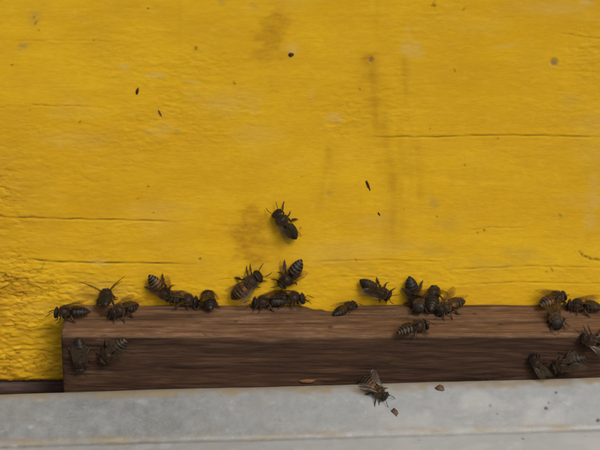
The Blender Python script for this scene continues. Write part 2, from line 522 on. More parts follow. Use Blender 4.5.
hive = empty('beehive', (0, 0, Z_WALL))
def hive_part(name, me, mat):
    o = link(name, me, mat, hive)
    o.matrix_parent_inverse = Matrix.Translation((0, 0, -Z_WALL))
    return o
hive_part('front_panel', me, PAINT)
hive_part('front_board', box_mesh('front_board', (-XW, 0.0026, Z_WALL), (XW, 0.022, 0.15)), PLAIN_PAINT)
for s in (-1, 1):
    hive_part('side_panel', box_mesh('side_panel', (min(s * XW, s * (XW - 0.02)), 0.023, Z_WALL), (max(s * XW, s * (XW - 0.02)), 0.46, 0.15)), PLAIN_PAINT)
hive_part('back_panel', box_mesh('back_panel', (-XW + 0.021, 0.44, Z_WALL), (XW - 0.021, 0.459, 0.15)), PLAIN_PAINT)
hive_part('roof', box_mesh('roof', (-XW - 0.02, -0.02, 0.151), (XW + 0.02, 0.48, 0.20), 0.003), ROOF_METAL)
tag(hive, 'weathered yellow painted wooden beehive front with cracks and stains', 'beehive')

# dark floor board showing under the panel, left of the entrance block
fx = np.linspace(-XW / MM, XW / MM, 500)
prof = [(2.5, -70.5), (2.0, -69.5), (2.0, -67.5), (1.9, -66.2), (2.6, -65.0), (4.5, -64.7), (12, -64.7), (30, -64.7), (30, -70.5)]
FP = np.zeros((len(fx), len(prof), 3))
nf = fnoise((len(fx), len(prof)), 0.66, 6, 0.5, 31)
for j, (y, z) in enumerate(prof):
    FP[:, j, 0] = fx * MM
    k_ = 0.0 if j in (0, 8) else 1.0
    FP[:, j, 1] = (y + 0.15 * nf[:, j] * k_) * MM
    FP[:, j, 2] = (z + 0.2 * nf[:, j] * k_) * MM
hive_part('floor_board', grid_mesh('floor_board', FP, wrap=True, caps=True), FLOOR_WOOD)

# stand carrying the hive
stand = empty('hive_stand', (0, 0.18, Z_GROUND))
def stand_part(name, me):
    o = link(name, me, STAND_WOOD, stand)
    o.matrix_parent_inverse = Matrix.Translation((0, -0.18, -Z_GROUND))
    return o
stand_part('top_board', box_mesh('top_board', (-XW - 0.03, -0.085, Z_BASE - 0.022), (XW + 0.03, 0.47, Z_BASE)))
for sx in (-1, 1):
    for sy in (-0.05, 0.43):
        stand_part('leg', box_mesh('leg', (sx * 0.15 - 0.02, sy - 0.02, Z_GROUND), (sx * 0.15 + 0.02, sy + 0.02, Z_BASE - 0.0221)))
tag(stand, 'plain wooden stand carrying the yellow beehive', 'stand')

# ------------------------------------------------------------------ entrance block
bx0 = on_plane(62, 360, Vector((0, -D_BLOCK, 0)), Vector((0, 1, 0))).x / MM
bx1 = 150.0
BS = 0.45
nbx = int((bx1 - bx0) / BS) + 1
xs = np.linspace(bx0, bx1, nbx)
yb, yf, zt, zb = -0.9, -D_BLOCK / MM, Z_TOP / MM, Z_BASE / MM
pts = []
def lineto(a, b, st):
    n = max(1, int(math.hypot(b[0] - a[0], b[1] - a[1]) / st))
    for i in range(n):
        pts.append((a[0] + (b[0] - a[0]) * i / n, a[1] + (b[1] - a[1]) * i / n))
rr_ = 1.2
lineto((yb, zb), (yb, zt - 0.6), 2.0)
lineto((yb, zt - 0.6), (yb - 0.6, zt), 0.3)
lineto((yb - 0.6, zt), (yf + rr_, zt - 0.3), 0.4)
for i in range(6):
    a = R(90 + 90 * i / 6)
    pts.append((yf + rr_ + rr_ * math.cos(a), zt - 0.3 - rr_ + rr_ * math.sin(a)))
lineto((yf, zt - 0.3 - rr_), (yf, zb), 0.4)
lineto((yf, zb), (yb, zb), 3.0)
pts = np.array(pts)
nv = len(pts)
ns = fnoise((nbx, nv), BS, 11, 0.9, 41)
ns2 = fnoise((nbx, nv), BS, 5.0, 0.5, 42)
ns3 = fnoise((nbx, nv), BS, 9, 1.3, 45)
nsg = fnoise((nbx, nv), BS, 8, 2, 46)
nw = fnoise((nbx, 8), BS, 7, 0.3, 43)[:, 0]
nw2 = fnoise((nbx, 8), BS, 28, 0.3, 44)[:, 0]
tg = np.roll(pts, -1, axis=0) - np.roll(pts, 1, axis=0)
tg /= np.linalg.norm(tg, axis=1)[:, None]
nrm = np.stack([-tg[:, 1], tg[:, 0]], axis=1)           # outward for this winding
isfront = np.clip((pts[:, 0] < yf + 0.8) * (pts[:, 1] > zb + 1), 0, 1).astype(float)
istop = np.clip((pts[:, 1] > zt - 1.2), 0, 1).astype(float)
edgew = np.exp(-(((pts[:, 0] - yf) / 2.2) ** 2 + ((pts[:, 1] - zt) / 2.2) ** 2))
disp = (0.05 * ns + 0.10 * ns2) * (istop + isfront).clip(0, 1)[None, :] * 0.9
disp -= 0.08 * np.clip(ns - 1.2, 0, 2) * isfront[None, :]
disp += edgew[None, :] * (0.38 * nw + 0.35 * nw2 - 0.5 * np.clip(nw - 0.9, 0, 2))[:, None]
BP = np.zeros((nbx, nv, 3))
BP[:, :, 0] = xs[:, None]
BP[:, :, 1] = pts[None, :, 0] + nrm[None, :, 0] * disp
BP[:, :, 2] = pts[None, :, 1] + nrm[None, :, 1] * disp
# broken notch and wavy line along the back edge of the top
bpx = 300 + FPX * xs / (DIST / MM + 14.1)
notch = 3.1 * np.exp(-(((bpx - 337) / 13) ** 4)) + 1.6 * np.exp(-(((bpx - 316) / 9) ** 2)) + 0.3 * np.clip(nw2, 0, 2) + 1.0 * np.exp(-((bpx - 196) / 6) ** 2) * 0.4
bf = np.exp(-((pts[:, 0] - yb) / 3.2) ** 2) * istop + 1.0 * ((pts[:, 0] > yb - 0.01) & (pts[:, 1] > zt - 8))
BP[:, :, 2] -= notch[:, None] * np.clip(bf, 0, 1)[None, :]
# worn corner at the free end
endr = np.exp(-(xs - bx0) / 1.2)[:, None] * (istop + isfront).clip(0, 1)[None, :]
BP[:, :, 1] += 0.9 * endr * isfront[None, :]
BP[:, :, 2] -= 0.9 * endr * istop[None, :]
s_front = np.clip((zt - pts[:, 1]) / (zt - zb), 0, 1)
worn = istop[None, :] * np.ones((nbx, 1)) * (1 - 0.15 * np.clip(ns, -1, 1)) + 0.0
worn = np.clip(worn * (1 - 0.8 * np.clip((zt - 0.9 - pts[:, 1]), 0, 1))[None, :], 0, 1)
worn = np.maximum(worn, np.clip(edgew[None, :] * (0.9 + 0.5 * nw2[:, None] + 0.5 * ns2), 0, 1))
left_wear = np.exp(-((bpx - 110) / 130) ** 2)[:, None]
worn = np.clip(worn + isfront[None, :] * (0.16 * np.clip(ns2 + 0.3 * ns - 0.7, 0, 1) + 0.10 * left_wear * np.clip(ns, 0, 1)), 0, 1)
worn = np.clip(worn + 0.22 * isfront[None, :] * np.exp(-((bpx - 310) / 26) ** 2)[:, None] * sstep(-46, -51, pts[:, 1])[None, :], 0, 1)
split = np.exp(-((ns3 - 1.1) / 0.05) ** 2) * np.clip(nsg, 0, 1)
BP[:, :, 1] += 0.35 * split * isfront[None, :]
BP[:, :, 2] -= 0.25 * split * istop[None, :]
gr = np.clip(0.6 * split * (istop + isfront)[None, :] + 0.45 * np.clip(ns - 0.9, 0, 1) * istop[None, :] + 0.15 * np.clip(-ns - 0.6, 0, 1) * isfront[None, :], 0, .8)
for (cx, d_, r_) in [(555, 16, 1.3), (190, 9, .7), (236, 13, .8), (330, 17, .9), (475, 8, .7), (500, 15, 0.9), (60, 5, .5), (152, 17, .6)]:
    xx = (cx - 300) * (DIST / MM + 5) / FPX
    dd = np.hypot(xs[:, None] - xx, (pts[None, :, 0] + d_) * 0.9)
    gr = np.maximum(gr, 0.7 * sstep(r_ * 1.5, r_ * 0.4, dd) * istop[None, :])
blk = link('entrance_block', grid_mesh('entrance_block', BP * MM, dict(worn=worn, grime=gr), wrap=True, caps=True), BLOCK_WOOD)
tag(blk, 'long weathered brown wooden entrance block lying against the yellow hive front', 'wooden block')

# ------------------------------------------------------------------ landing board of folded grey sheet
LS = 0.5
lxs = np.linspace(-XW / MM - 20, XW / MM + 20, int((2 * XW / MM + 40) / LS) + 1)
ly0, lz0 = yf - 0.9, -50.9
SL = R(30)
prof = []
def add(a, b, st):
    n = max(1, int(math.hypot(b[0] - a[0], b[1] - a[1]) / st))
    for i in range(n):
        prof.append((a[0] + (b[0] - a[0]) * i / n, a[1] + (b[1] - a[1]) * i / n))
pA = (ly0, lz0 - 14.5)
pB = (ly0, lz0 - 0.5)
pC = (ly0 - 0.5, lz0)
pD = (ly0 - 2.0, lz0 - 0.1)
pE = (pD[0] - 18.2 * math.cos(SL), pD[1] - 18.2 * math.sin(SL))
pF = (pE[0] - 0.9, pE[1] - 1.3)
pG = (pF[0] - 1.2, pF[1] - 0.1)
pH = (pG[0] - 26, pG[1] - 1.2)
pI = (pH[0] - 0.8, pH[1] - 0.8)
pJ = (pI[0], -70.2)
for a, b, st in ((pA, pB, 2), (pB, pC, .2), (pC, pD, .3), (pD, pE, .4), (pE, pF, .25), (pF, pG, .25), (pG, pH, .5), (pH, pI, .3), (pI, pJ, 1.5), (pJ, pA, 4)):
    add(a, b, st)
prof = np.array(prof)
nl = len(prof)
# soften the folds
pr = prof.copy()
for _ in range(7):
    pr[3:-3] = 0.25 * pr[2:-4] + 0.5 * pr[3:-3] + 0.25 * pr[4:-2]
ln = fnoise((len(lxs), nl), LS, 25, 6, 51)
ln2 = fnoise((len(lxs), nl), LS, 3, 2, 52)
lnw = fnoise((len(lxs), 6), LS, 30, 0.5, 53)[:, 0]
LP = np.zeros((len(lxs), nl, 3))
up = (pr[:, 1] > -64.8).astype(float)
LP[:, :, 0] = lxs[:, None]
LP[:, :, 1] = pr[None, :, 0]
LP[:, :, 2] = pr[None, :, 1] + up[None, :] * (0.10 * ln + 0.025 * ln2 + 0.12 * lnw[:, None]) + (lxs * math.tan(R(1.85)))[:, None] * (pr[:, 1] > -69)[None, :]
ldx = lxs[:, None] * np.ones((1, nl))
ldy = np.ones((len(lxs), 1)) * pr[None, :, 0]
lblot = fnoise((len(lxs), nl), LS, 4, 3, 54)
lblot2 = fnoise((len(lxs), nl), LS, 1.6, 1.3, 55)
tan_ = 0.66 * sstep(ly0 - 5.0, ly0 - 2.6, ldy + 0.35 * lblot2)
tan_ = np.maximum(tan_, (0.42 + 0.18 * lblot) * np.exp(-((ldy - (pE[0] - 0.2)) / 1.1) ** 2))
tan_ = tan_ * np.clip(0.8 + 0.2 * lblot2 + 0.15 * lblot, 0.2, 1.1)
tan_ = np.clip(tan_ + 0.10 * np.clip(lblot - 0.8, 0, 1), 0, 0.85)
lpale = 0.34 * sstep(-70, 70, ldx) + 0.35 * sstep(pG[0] + 0.6, pG[0] - 0.8, ldy) + 0.12 * np.clip(lblot2 - 1.2, 0, 1.2) + 0.16 * np.clip(lblot - 0.3, 0, 1.5) * sstep(-20, 60, ldx)  # second term paints the flange paler, as if catching more sky light
lgr = np.zeros_like(lpale)
L_N = Vector((0, -math.sin(SL), math.cos(SL)))
L_P0 = Vector((0, pD[0] * MM, pD[1] * MM))
def landing_plane():
    # the sheet is tilted sideways by 1.85 degrees
    n = Vector((-math.tan(R(1.85)) * math.cos(SL), -math.sin(SL), math.cos(SL))).normalized()
    return L_P0, n
LQ, LN = landing_plane()
for (px, py, r_, a) in [(556, 393, 1.2, .85), (546, 408, 1.0, .85), (549, 403, .7, .7), (497, 414, .6, .6), (598, 420, 1.4, .85), (523, 443, 1.0, .5), (419, 442, .8, .5), (585, 441, .8, .5), (560, 402, .5, .4), (280, 420, .5, .4), (120, 430, .5, .4), (490, 406, .45, .4)]:
    p = on_plane(px, py, LQ, LN) / MM
    d = np.hypot(ldx - p.x, ldy - p.y) + 0.15 * lblot2
    lgr = np.maximum(lgr, a * sstep(r_ * 0.75, r_ * 0.3, d))
for (px, py, rx, ry, a) in [(475, 392, 7, 3, .5), (540, 398, 7, 4, .45), (580, 428, 4, 1.5, .7), (465, 433, 7, 1.5, .6), (472, 435, 3, 1, .6), (40, 400, 2, .8, .6), (31, 427, 1.2, .8, .6), (13, 445, 1.5, .8, .7), (141, 403, 2.5, 1.2, .5), (210, 400, 5, 2, .25), (330, 395, 5, 2, .4), (300, 430, 3, 2, .3), (120, 440, 2, 1, .5), (98, 415, 4, 2, .25)]:
    p = on_plane(px, py, LQ, LN) / MM
    d = np.hypot((ldx - p.x) / rx, (ldy - p.y) / ry) + 0.3 * lblot
    lpale = np.maximum(lpale, 0.65 * a * sstep(1.6, 0.0, d) * np.clip(0.8 + 0.4 * lblot2, 0.2, 1.3))
land = link('landing_board', grid_mesh('landing_board', LP * MM, dict(tan=tan_, pale=np.clip(lpale, 0, .9), grime=lgr), wrap=True, caps=True), ZINC)
tag(land, 'weathered grey landing board with a folded ledge running below the wooden block', 'landing board')

# ------------------------------------------------------------------ bees
def tube(V, F, T, path, radii, tint, seg=7):
    base = len(V)
    n = len(path)
    ref = Vector((0.13, 0.21, 0.97))
    for i, (p, r) in enumerate(zip(path, radii)):
        p = Vector(p)
        d = (Vector(path[min(i + 1, n - 1)]) - Vector(path[max(i - 1, 0)])).normalized()
        u = d.cross(ref)
        if u.length < 1e-4:
            u = d.cross(Vector((1, 0, 0)))
        u.normalize()
        w = d.cross(u)
        tc = tint[i] if isinstance(tint, list) else tint
        for k in range(seg):
            a = 2 * math.pi * k / seg
            V.append(tuple(p + (u * math.cos(a) + w * math.sin(a)) * r))
            T.append(tc)
    for i in range(n - 1):
        for k in range(seg):
            k2 = (k + 1) % seg
            F.append((base + i * seg + k, base + (i + 1) * seg + k, base + (i + 1) * seg + k2, base + i * seg + k2))
    F.append(tuple(base + k for k in range(seg)))
    F.append(tuple(base + (n - 1) * seg + k for k in reversed(range(seg))))

def ellipsoid(V, F, T, c, r, tint, nu=10, nv_=12):
    base = len(V)
    for i in range(1, nu):
        th = math.pi * i / nu
        for k in range(nv_):
            a = 2 * math.pi * k / nv_
            V.append((c[0] + r[0] * math.sin(th) * math.cos(a), c[1] + r[1] * math.sin(th) * math.sin(a), c[2] + r[2] * math.cos(th)))
            T.append(tint)
    for i in range(nu - 2):
        for k in range(nv_):
            k2 = (k + 1) % nv_
            F.append((base + i * nv_ + k, base + (i + 1) * nv_ + k, base + (i + 1) * nv_ + k2, base + i * nv_ + k2))
    F.append(tuple(base + k for k in range(nv_)))
    F.append(tuple(base + (nu - 2) * nv_ + k for k in reversed(range(nv_))))

def tint_mesh(name, V, F, T):
    me = bpy.data.meshes.new(name)
    me.from_pydata([(x * MM, y * MM, z * MM) for x, y, z in V], [], F)
    at = me.attributes.new('tint', 'FLOAT_COLOR', 'POINT')
    at.data.foreach_set('color', np.array([tuple(t) + (1.0,) for t in T], dtype=np.float32).reshape(-1))
    me.update()
    smooth(me)
    return me

BODY_H = 2.7     # mm from the surface underfoot to the middle of the thorax
BLACK = (0.010, 0.0075, 0.006)
DARKBR = (0.024, 0.014, 0.009)
def interp(tab, x):
    for (xa, a), (xb, b) in zip(tab[:-1], tab[1:]):
        if xa <= x <= xb:
            t = (x - xa) / (xb - xa)
            t = t * t * (3 - 2 * t) if False else t
            return a + (b - a) * t
    return tab[0][1] if x < tab[0][0] else tab[-1][1]

def make_body(rng, orange, band, curl, lift):
    """one continuous bee: mouth, head, neck, thorax, waist, ringed abdomen, then eyes, feelers and six legs (mm, +x forward)"""
    V, F, T = [], [], []
    ry_tab = [(-6.9, 0.06), (-6.6, 0.45), (-6.0, 1.0), (-5.0, 1.6), (-3.8, 2.0), (-2.4, 2.15), (-1.2, 2.0), (-0.5, 1.45), (-0.15, 0.75), (0.1, 0.45), (0.35, 0.8), (0.8, 1.5), (1.4, 1.9), (2.2, 2.05),
              (3.0, 1.85), (3.6, 1.25), (3.95, 0.62), (4.15, 0.7), (4.35, 1.5), (4.65, 1.85), (5.0, 1.9), (5.35, 1.7), (5.6, 1.3), (5.8, 0.8), (5.9, 0.15)]
    rz_tab = [(-6.9, 0.05), (-6.6, 0.38), (-6.0, 0.9), (-5.0, 1.4), (-3.8, 1.75), (-2.4, 1.9), (-1.2, 1.8), (-0.5, 1.35), (-0.15, 0.7), (0.1, 0.45), (0.35, 0.75), (0.8, 1.4), (1.4, 1.8), (2.2, 1.95),
              (3.0, 1.75), (3.6, 1.2), (3.95, 0.62), (4.15, 0.75), (4.35, 1.5), (4.65, 1.9), (5.0, 2.0), (5.35, 1.75), (5.6, 1.35), (5.8, 0.85), (5.9, 0.15)]
    def zc(x):
        z = BODY_H
        if x < 0:
            z += lift * (-x) / 6.5 - curl * (x / 6.5) ** 2
        if x > 4.1:
            z -= 0.75 * (x - 4.1)
        return z
    bend = rng.uniform(-0.9, 0.9)
    curl += rng.uniform(-0.3, 0.6)
    seg = 20
    xs_ = np.concatenate([np.linspace(-6.9, -0.2, 54), np.linspace(-0.1, 5.9, 38)])
    bounds = [-0.5, -1.75, -3.05, -4.25, -5.25, -6.1, -6.9]
    light = (0.085 * band, 0.058 * band, 0.031 * band)
    rings = []
    for x in xs_:
        ry, rz = interp(ry_tab, x), interp(rz_tab, x)
        tint = DARKBR
        if x < -0.3:
            for si in range(6):
                hi, lo = bounds[si], bounds[si + 1]
                if lo <= x <= hi or (si == 0 and x > hi):
                    f = (hi - x) / (hi - lo)
                    f = min(max(f, 0), 1)
                    sc = 0.955 + 0.075 * f
                    ry *= sc
                    rz *= sc
                    if si < orange:
                        base = (0.27, 0.105, 0.028)
                        tint = base if f < 0.62 else (0.030, 0.013, 0.007)
                    else:
                        tint = BLACK if f > 0.40 else (0.018, 0.011, 0.008)
                    if 0.02 < f < 0.27 and si > 0:
                        tint = light
                    break
        elif x > 4.1:
            tint = (0.014, 0.010, 0.008)
        rings.append((x, ry, rz, tint))
    for (x, ry, rz, tint) in rings:
        for k in range(seg):
            a = 2 * math.pi * k / seg
            s_, c_ = math.sin(a), math.cos(a)
            zz = rz * s_ * (1.0 if s_ > 0 else 0.86)
            V.append((x, ry * 1.09 * c_ + (bend * (x / 6.5) ** 2 if x < 0 else 0.0), zc(x) + zz))
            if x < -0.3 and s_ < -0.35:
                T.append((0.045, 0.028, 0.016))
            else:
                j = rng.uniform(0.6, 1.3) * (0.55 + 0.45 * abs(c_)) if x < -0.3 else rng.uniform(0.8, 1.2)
                T.append(tuple(t * j for t in tint))
    nr = len(rings)
    for i in range(nr - 1):
        for k in range(seg):
            k2 = (k + 1) % seg
            F.append((i * seg + k, i * seg + k2, (i + 1) * seg + k2, (i + 1) * seg + k))
    F.append(tuple(reversed(range(seg))))
    F.append(tuple((nr - 1) * seg + k for k in range(seg)))
    # compound eyes on the sides of the head
    for s in (-1, 1):
        ellipsoid(V, F, T, (4.85, s * 1.5, BODY_H - 0.45), (0.55, 0.50, 1.2), (0.008, 0.006, 0.006))
    # elbowed feelers
    for s in (-1, 1):
        j = rng.uniform(-0.3, 0.3)
        a0 = Vector((5.6, s * 0.45, BODY_H - 0.6))
        a1 = a0 + Vector((0.7, s * 0.9, 0.7 + j))
        a2 = a1 + Vector((1.3, s * 0.5 + j, -0.9))
        a3 = a2 + Vector((0.9, s * 0.15, -0.7))
        tube(V, F, T, [a0, a1, a1.lerp(a2, 0.5), a2, a3], [0.11, 0.10, 0.13, 0.13, 0.07], BLACK, 6)
    # six legs: coxa, femur, tibia, tarsus; the hind pair broad
    legs = [(3.1, 1.15, 2.5, 1.6, 0.95), (2.1, 1.3, 3.2, 0.5, 1.05), (1.1, 1.2, 3.2, -2.4, 1.3)]
    for s in (-1, 1):
        for li, (cx, cy, oy, ox, th) in enumerate(legs):
            jx, jy = rng.uniform(-1.1, 1.1), rng.uniform(-0.8, 0.8)
            c0 = Vector((cx, s * 0.7, BODY_H - 1.2))
            c1 = Vector((cx + 0.15 * ox, s * (cy + 0.4), BODY_H - 1.75))
            kn = Vector((cx + 0.55 * ox + jx * 0.4, s * (oy * 0.72 + jy * 0.4), BODY_H - 0.55 + rng.uniform(-0.3, 0.4)))
            an = Vector((cx + 1.05 * ox + jx, s * (oy + jy), 0.42))
            tp = an + Vector((0.9 * (0.6 if ox > 0 else -0.9), s * 0.75, -0.30))
            cl = tp + Vector((0.35 * (1 if ox > 0 else -1), s * 0.25, -0.06))
            wd = 1.45 if li == 2 else 1.0
            br = (0.030, 0.016, 0.009)
            tube(V, F, T, [c0, c1, c1.lerp(kn, 0.5), kn, kn.lerp(an, 0.15), kn.lerp(an, 0.75), an, an.lerp(tp, 0.5), tp, cl],
                 [0.34 * th, 0.26 * th, 0.27 * th, 0.19 * th, 0.22 * th, 0.27 * th * wd, 0.17 * th * wd, 0.19 * th * wd, 0.10, 0.06],
                 [DARKBR, DARKBR, BLACK, BLACK, br, br, br, (0.045, 0.024, 0.012), br, BLACK], 7)
    return tint_mesh('body', V, F, T), zc, bend

def make_hair(rng, zc, shade, bend, n=2000):
    V, F, T = [], [], []
    def hair(p, nrm_, ln_, col):
        nrm_ = Vector(nrm_).normalized()
        d = (nrm_ + Vector((rng.uniform(-.5, .5) - 0.35, rng.uniform(-.5, .5), rng.uniform(-.5, .5)))).normalized()
        sdv = d.cross(Vector((rng.uniform(-1, 1), rng.uniform(-1, 1), rng.uniform(-1, 1)))).normalized() * 0.05
        p = Vector(p) - nrm_ * 0.05
        b = len(V)
        V.extend([tuple(p - sdv), tuple(p + sdv), tuple(p + d * ln_)])
        j = rng.uniform(0.5, 1.3)
        T.extend([tuple(c * j * 0.6 for c in col), tuple(c * j * 0.6 for c in col), tuple(c * j for c in col)])
        F.append((b, b + 1, b + 2))
    tanc = (0.115 * shade, 0.072 * shade, 0.032 * shade)
    for _ in range(n):     # thorax
        th, ph = math.acos(rng.uniform(-0.5, 1)), rng.uniform(0, 2 * math.pi)
        nv__ = (math.sin(th) * math.cos(ph), math.sin(th) * math.sin(ph), math.cos(th))
        bald = nv__[2] > 0.72 and rng.random() < 0.35
        if bald:
            continue
        hair((2.15 + 1.75 * nv__[0], 2.0 * nv__[1], BODY_H + 1.88 * nv__[2]), nv__, rng.uniform(0.45, 0.85), tanc)
    for _ in range(n // 5):     # face and crown
        y, t = rng.uniform(-1.1, 1.1), rng.random()
        hair((4.6 + 0.9 * t, y * (1 - 0.2 * t), zc(4.6 + 0.9 * t) + 1.8 * (1 - 0.3 * t * t)), (0.5, 0.2 * y, 0.9), rng.uniform(0.3, 0.55), tanc)
    for _ in range(n // 3):     # fringes of the abdomen
        x = rng.choice([-0.9, -1.95, -3.2, -4.4, -5.4]) + rng.uniform(-0.2, 0.12)
        a = rng.uniform(-0.3, math.pi + 0.3)
        w = 2.1 * (1 - ((x + 2.2) / 4.9) ** 2)
        hair((x, w * 1.06 * math.cos(a) + bend * (x / 6.5) ** 2, zc(x) + 0.88 * w * math.sin(a)), (-0.9, math.cos(a), math.sin(a)), rng.uniform(0.3, 0.5), (0.10 * shade, 0.078 * shade, 0.05 * shade))
    return tint_mesh('hair', V, F, T)

def wing_mesh(name, length, width, side):
    """membrane with slight camber plus raised veins; hinge at the origin, pointing along -x, y outwards"""
    out = [(0, 0.03), (0.1, 0.10), (0.25, 0.16), (0.45, 0.19), (0.65, 0.20), (0.82, 0.17), (0.93, 0.10), (1.0, -0.06)]
    inn = [(0.97, -0.25), (0.90, -0.45), (0.78, -0.66), (0.62, -0.78), (0.50, -0.75), (0.42, -0.66), (0.30, -0.52), (0.15, -0.25), (0.05, -0.07)]
    bm = bmesh.new()
    n, m = 16, 6
    def edge_at(tab, t):
        for (a, va), (b, vb) in zip(tab[:-1], tab[1:]):
            if a <= t <= b:
                return va + (vb - va) * (t - a) / (b - a + 1e-9)
        return tab[-1][1]
    inn_s = [(0, -0.03)] + sorted(inn) + [(1.0, -0.06)]
    rows = []
    for top in (0.022, -0.022):
        g_ = []
        for i in range(n + 1):
            t = i / n
            a, b = edge_at(out, t), edge_at(inn_s, t)
            row = []
            for j in range(m + 1):
                v = a + (b - a) * j / m
                z = 0.35 * math.sin(t * 2.6) + 0.10 * math.sin(j * 2.1 + t * 7) + top
                row.append(bm.verts.new((-t * length * MM, side * v * width * MM, z * MM)))
            g_.append(row)
        rows.append(g_)
    for q, g_ in enumerate(rows):
        for i in range(n):
            for j in range(m):
                f = [g_[i][j], g_[i + 1][j], g_[i + 1][j + 1], g_[i][j + 1]]
                bm.faces.new(f if (q == 0) == (side > 0) else f[::-1])
    me = bpy.data.meshes.new(name)
    bmesh.ops.recalc_face_normals(bm, faces=bm.faces[:])
    bm.to_mesh(me)
    bm.free()
    # veins joined in
    V, F, T = [], [], []
    def vp(t, v):
        return (-t * length, side * v * width, 0.35 * math.sin(t * 2.6) + 0.05)
    lines = [[(0, 0.02), (.1, .10), (.25, .16), (.45, .19), (.65, .20), (.82, .16)], [(0, 0), (.2, .03), (.45, .08), (.7, .06), (.95, -.05)], [(0, -.02), (.2, -.12), (.42, -.2), (.62, -.3), (.88, -.42)],
             [(.02, -.04), (.2, -.26), (.4, -.5), (.6, -.7)], [(.45, .08), (.44, -.2), (.4, -.5)], [(.7, .06), (.62, -.3)]]
    for ln_ in lines:
        tube(V, F, T, [vp(*q) for q in ln_], [0.045 - 0.025 * i / len(ln_) for i in range(len(ln_))], (0, 0, 0), 5)
    bm = bmesh.new()
    bm.from_mesh(me)
    vs = [bm.verts.new((a * MM, b * MM, c * MM)) for a, b, c in V]
    for f in F:
        nf_ = bm.faces.new([vs[i] for i in f])
        nf_.material_index = 1
    bm.to_mesh(me)
    bm.free()
    smooth(me)
    me.materials.append(WING)
    me.materials.append(WING_VEIN)
    return me

WINGS = {('forewing', s): wing_mesh('forewing', 8.6, 3.3, s) for s in (-1, 1)}
WINGS.update({('hindwing', s): wing_mesh('hindwing', 6.4, 2.7, s) for s in (-1, 1)})

SURF = {
    'W': (Vector((0, 0, 0)), Vector((0, -1, 0))),
    'T': (Vector((0, 0, Z_TOP)), Vector((0, 0, 1))),
    'F': (Vector((0, -D_BLOCK, 0)), Vector((0, -1, 0))),
    'L': (LQ, LN),
}

def bee(seed, surf, head, tail, label, wings=(18, 18), raise_=(8, 8), orange=0, band=1.0, curl=0.6, lift=0.0, pitch=0, roll=0, out=0.0, hair=1.0, size=1.02, shift=(0, 0, 0)):
    """head / tail: where the two ends of the body sit on its surface; wings: degrees each wing is opened; raise_: degrees lifted"""
    rng = random.Random(seed)
    p0, n = SURF[surf]
    q = p0 + n * (BODY_H * size * MM + out * MM)
    ph, pt = on_plane(head[0], head[1], q, n), on_plane(tail[0], tail[1], q, n)
    fwd = (ph - pt).normalized()
    cen = (ph + pt) / 2 - n * (BODY_H * size * MM) + Vector(shift) * MM
    left = n.cross(fwd)
    rot = Matrix((fwd, left, n)).transposed().to_4x4()
    mat = Matrix.Translation(cen) @ rot @ Matrix.Rotation(R(-pitch), 4, 'Y') @ Matrix.Rotation(R(roll), 4, 'X') @ Matrix.Scale(size, 4)
    mat = mat @ Matrix.Rotation(R(rng.uniform(-9, 9)), 4, 'X') @ Matrix.Rotation(R(rng.uniform(-5, 3)), 4, 'Y')
    root = empty('honey_bee', mat=mat)
    bm_, zc, bend = make_body(rng, orange, band, curl, lift)
    link('body', bm_, BEE_BODY, root)
    link('hair', make_hair(rng, zc, hair, bend), BEE_HAIR, root)
    for i, s in enumerate((1, -1)):
        for kind, dz, dx, extra in (('forewing', 1.45, 2.6, 0), ('hindwing', 1.30, 1.9, 9)):
            w = bpy.data.objects.new(kind, WINGS[(kind, s)])
            COL.objects.link(w)
            w.parent = root
            op = wings[i] + (extra if wings[i] > 35 else -extra * 0.3) + rng.uniform(-3, 3)
            w.matrix_local = (Matrix.Translation((dx * MM, s * 1.35 * MM, (BODY_H + dz) * MM))
                              @ Matrix.Rotation(R(-s * op), 4, 'Z') @ Matrix.Rotation(R(raise_[i] + rng.uniform(-2, 2)), 4, 'Y') @ Matrix.Rotation(R(s * rng.uniform(-6, 14)), 4, 'X'))
    tag(root, label, 'bee', 'honey bees at the hive entrance')
    return root

bee(1, 'W', (275, 211), (298, 238), 'lone dark bee high on the yellow panel, clear of the others', (12, 16), (6, 8), band=0.35)
bee(2, 'T', (53, 311), (88, 313), 'bee at the free corner of the wooden block, head over its end', (10, 13), (6, 8), band=0.6)
bee(3, 'T', (107, 289), (105, 306), 'bee with both wings spread in a V above the block top', (66, 70), (34, 36), pitch=-10, out=3.2, band=0.4)
bee(4, 'T', (108, 314), (137, 303), 'bee on the block top just below the one with V-spread wings', (14, 10), (8, 10), band=0.8)
bee(5, 'W', (174, 302), (148, 276), 'orange-banded bee on yellow paint with one wing held straight up', (44, 10), (10, 8), orange=3, band=2.2, lift=1.0, out=0.4)
bee(6, 'T', (197, 300), (167, 297), 'dark bee crouched on the block edge beside the one holding its wing up', (10, 12), (6, 8), band=0.5)
bee(7, 'T', (207, 291), (211, 305), 'solitary rounded dark bee facing the yellow paint at the block edge', (10, 12), (4, 4), out=0.5, band=0.3)
bee(8, 'W', (263, 274), (230, 299), 'largest orange bee with pale stripes climbing the yellow paint', (18, 22), (8, 8), orange=3, band=2.2, hair=1.2, out=0.6, size=1.13)
bee(9, 'W', (278, 289), (303, 263), 'bee on the paint with striped tail pointing up, one wing raised', (11, 48), (6, 10), band=1.5)
bee(10, 'T', (252, 300), (285, 298), 'dark bee lying along the block edge under the big orange bee', (9, 12), (6, 8), band=0.5, shift=(0, -1.5, 0))
bee(11, 'T', (304, 299), (275, 296), 'bee at the block edge directly below the tail-up bee', (14, 10), (8, 8), band=1.3, pitch=6, out=0.4)
bee(12, 'T', (356, 298), (335, 309), 'small dark bee in the broken notch of the block edge', (9, 9), (5, 5), band=0.5, size=0.9, shift=(0, -0.5, -1.8))
bee(13, 'W', (394, 300), (358, 282), 'dark bee slanting head down beside the notch, legs out on the paint', (12, 10), (6, 6), band=0.7, out=0.3)
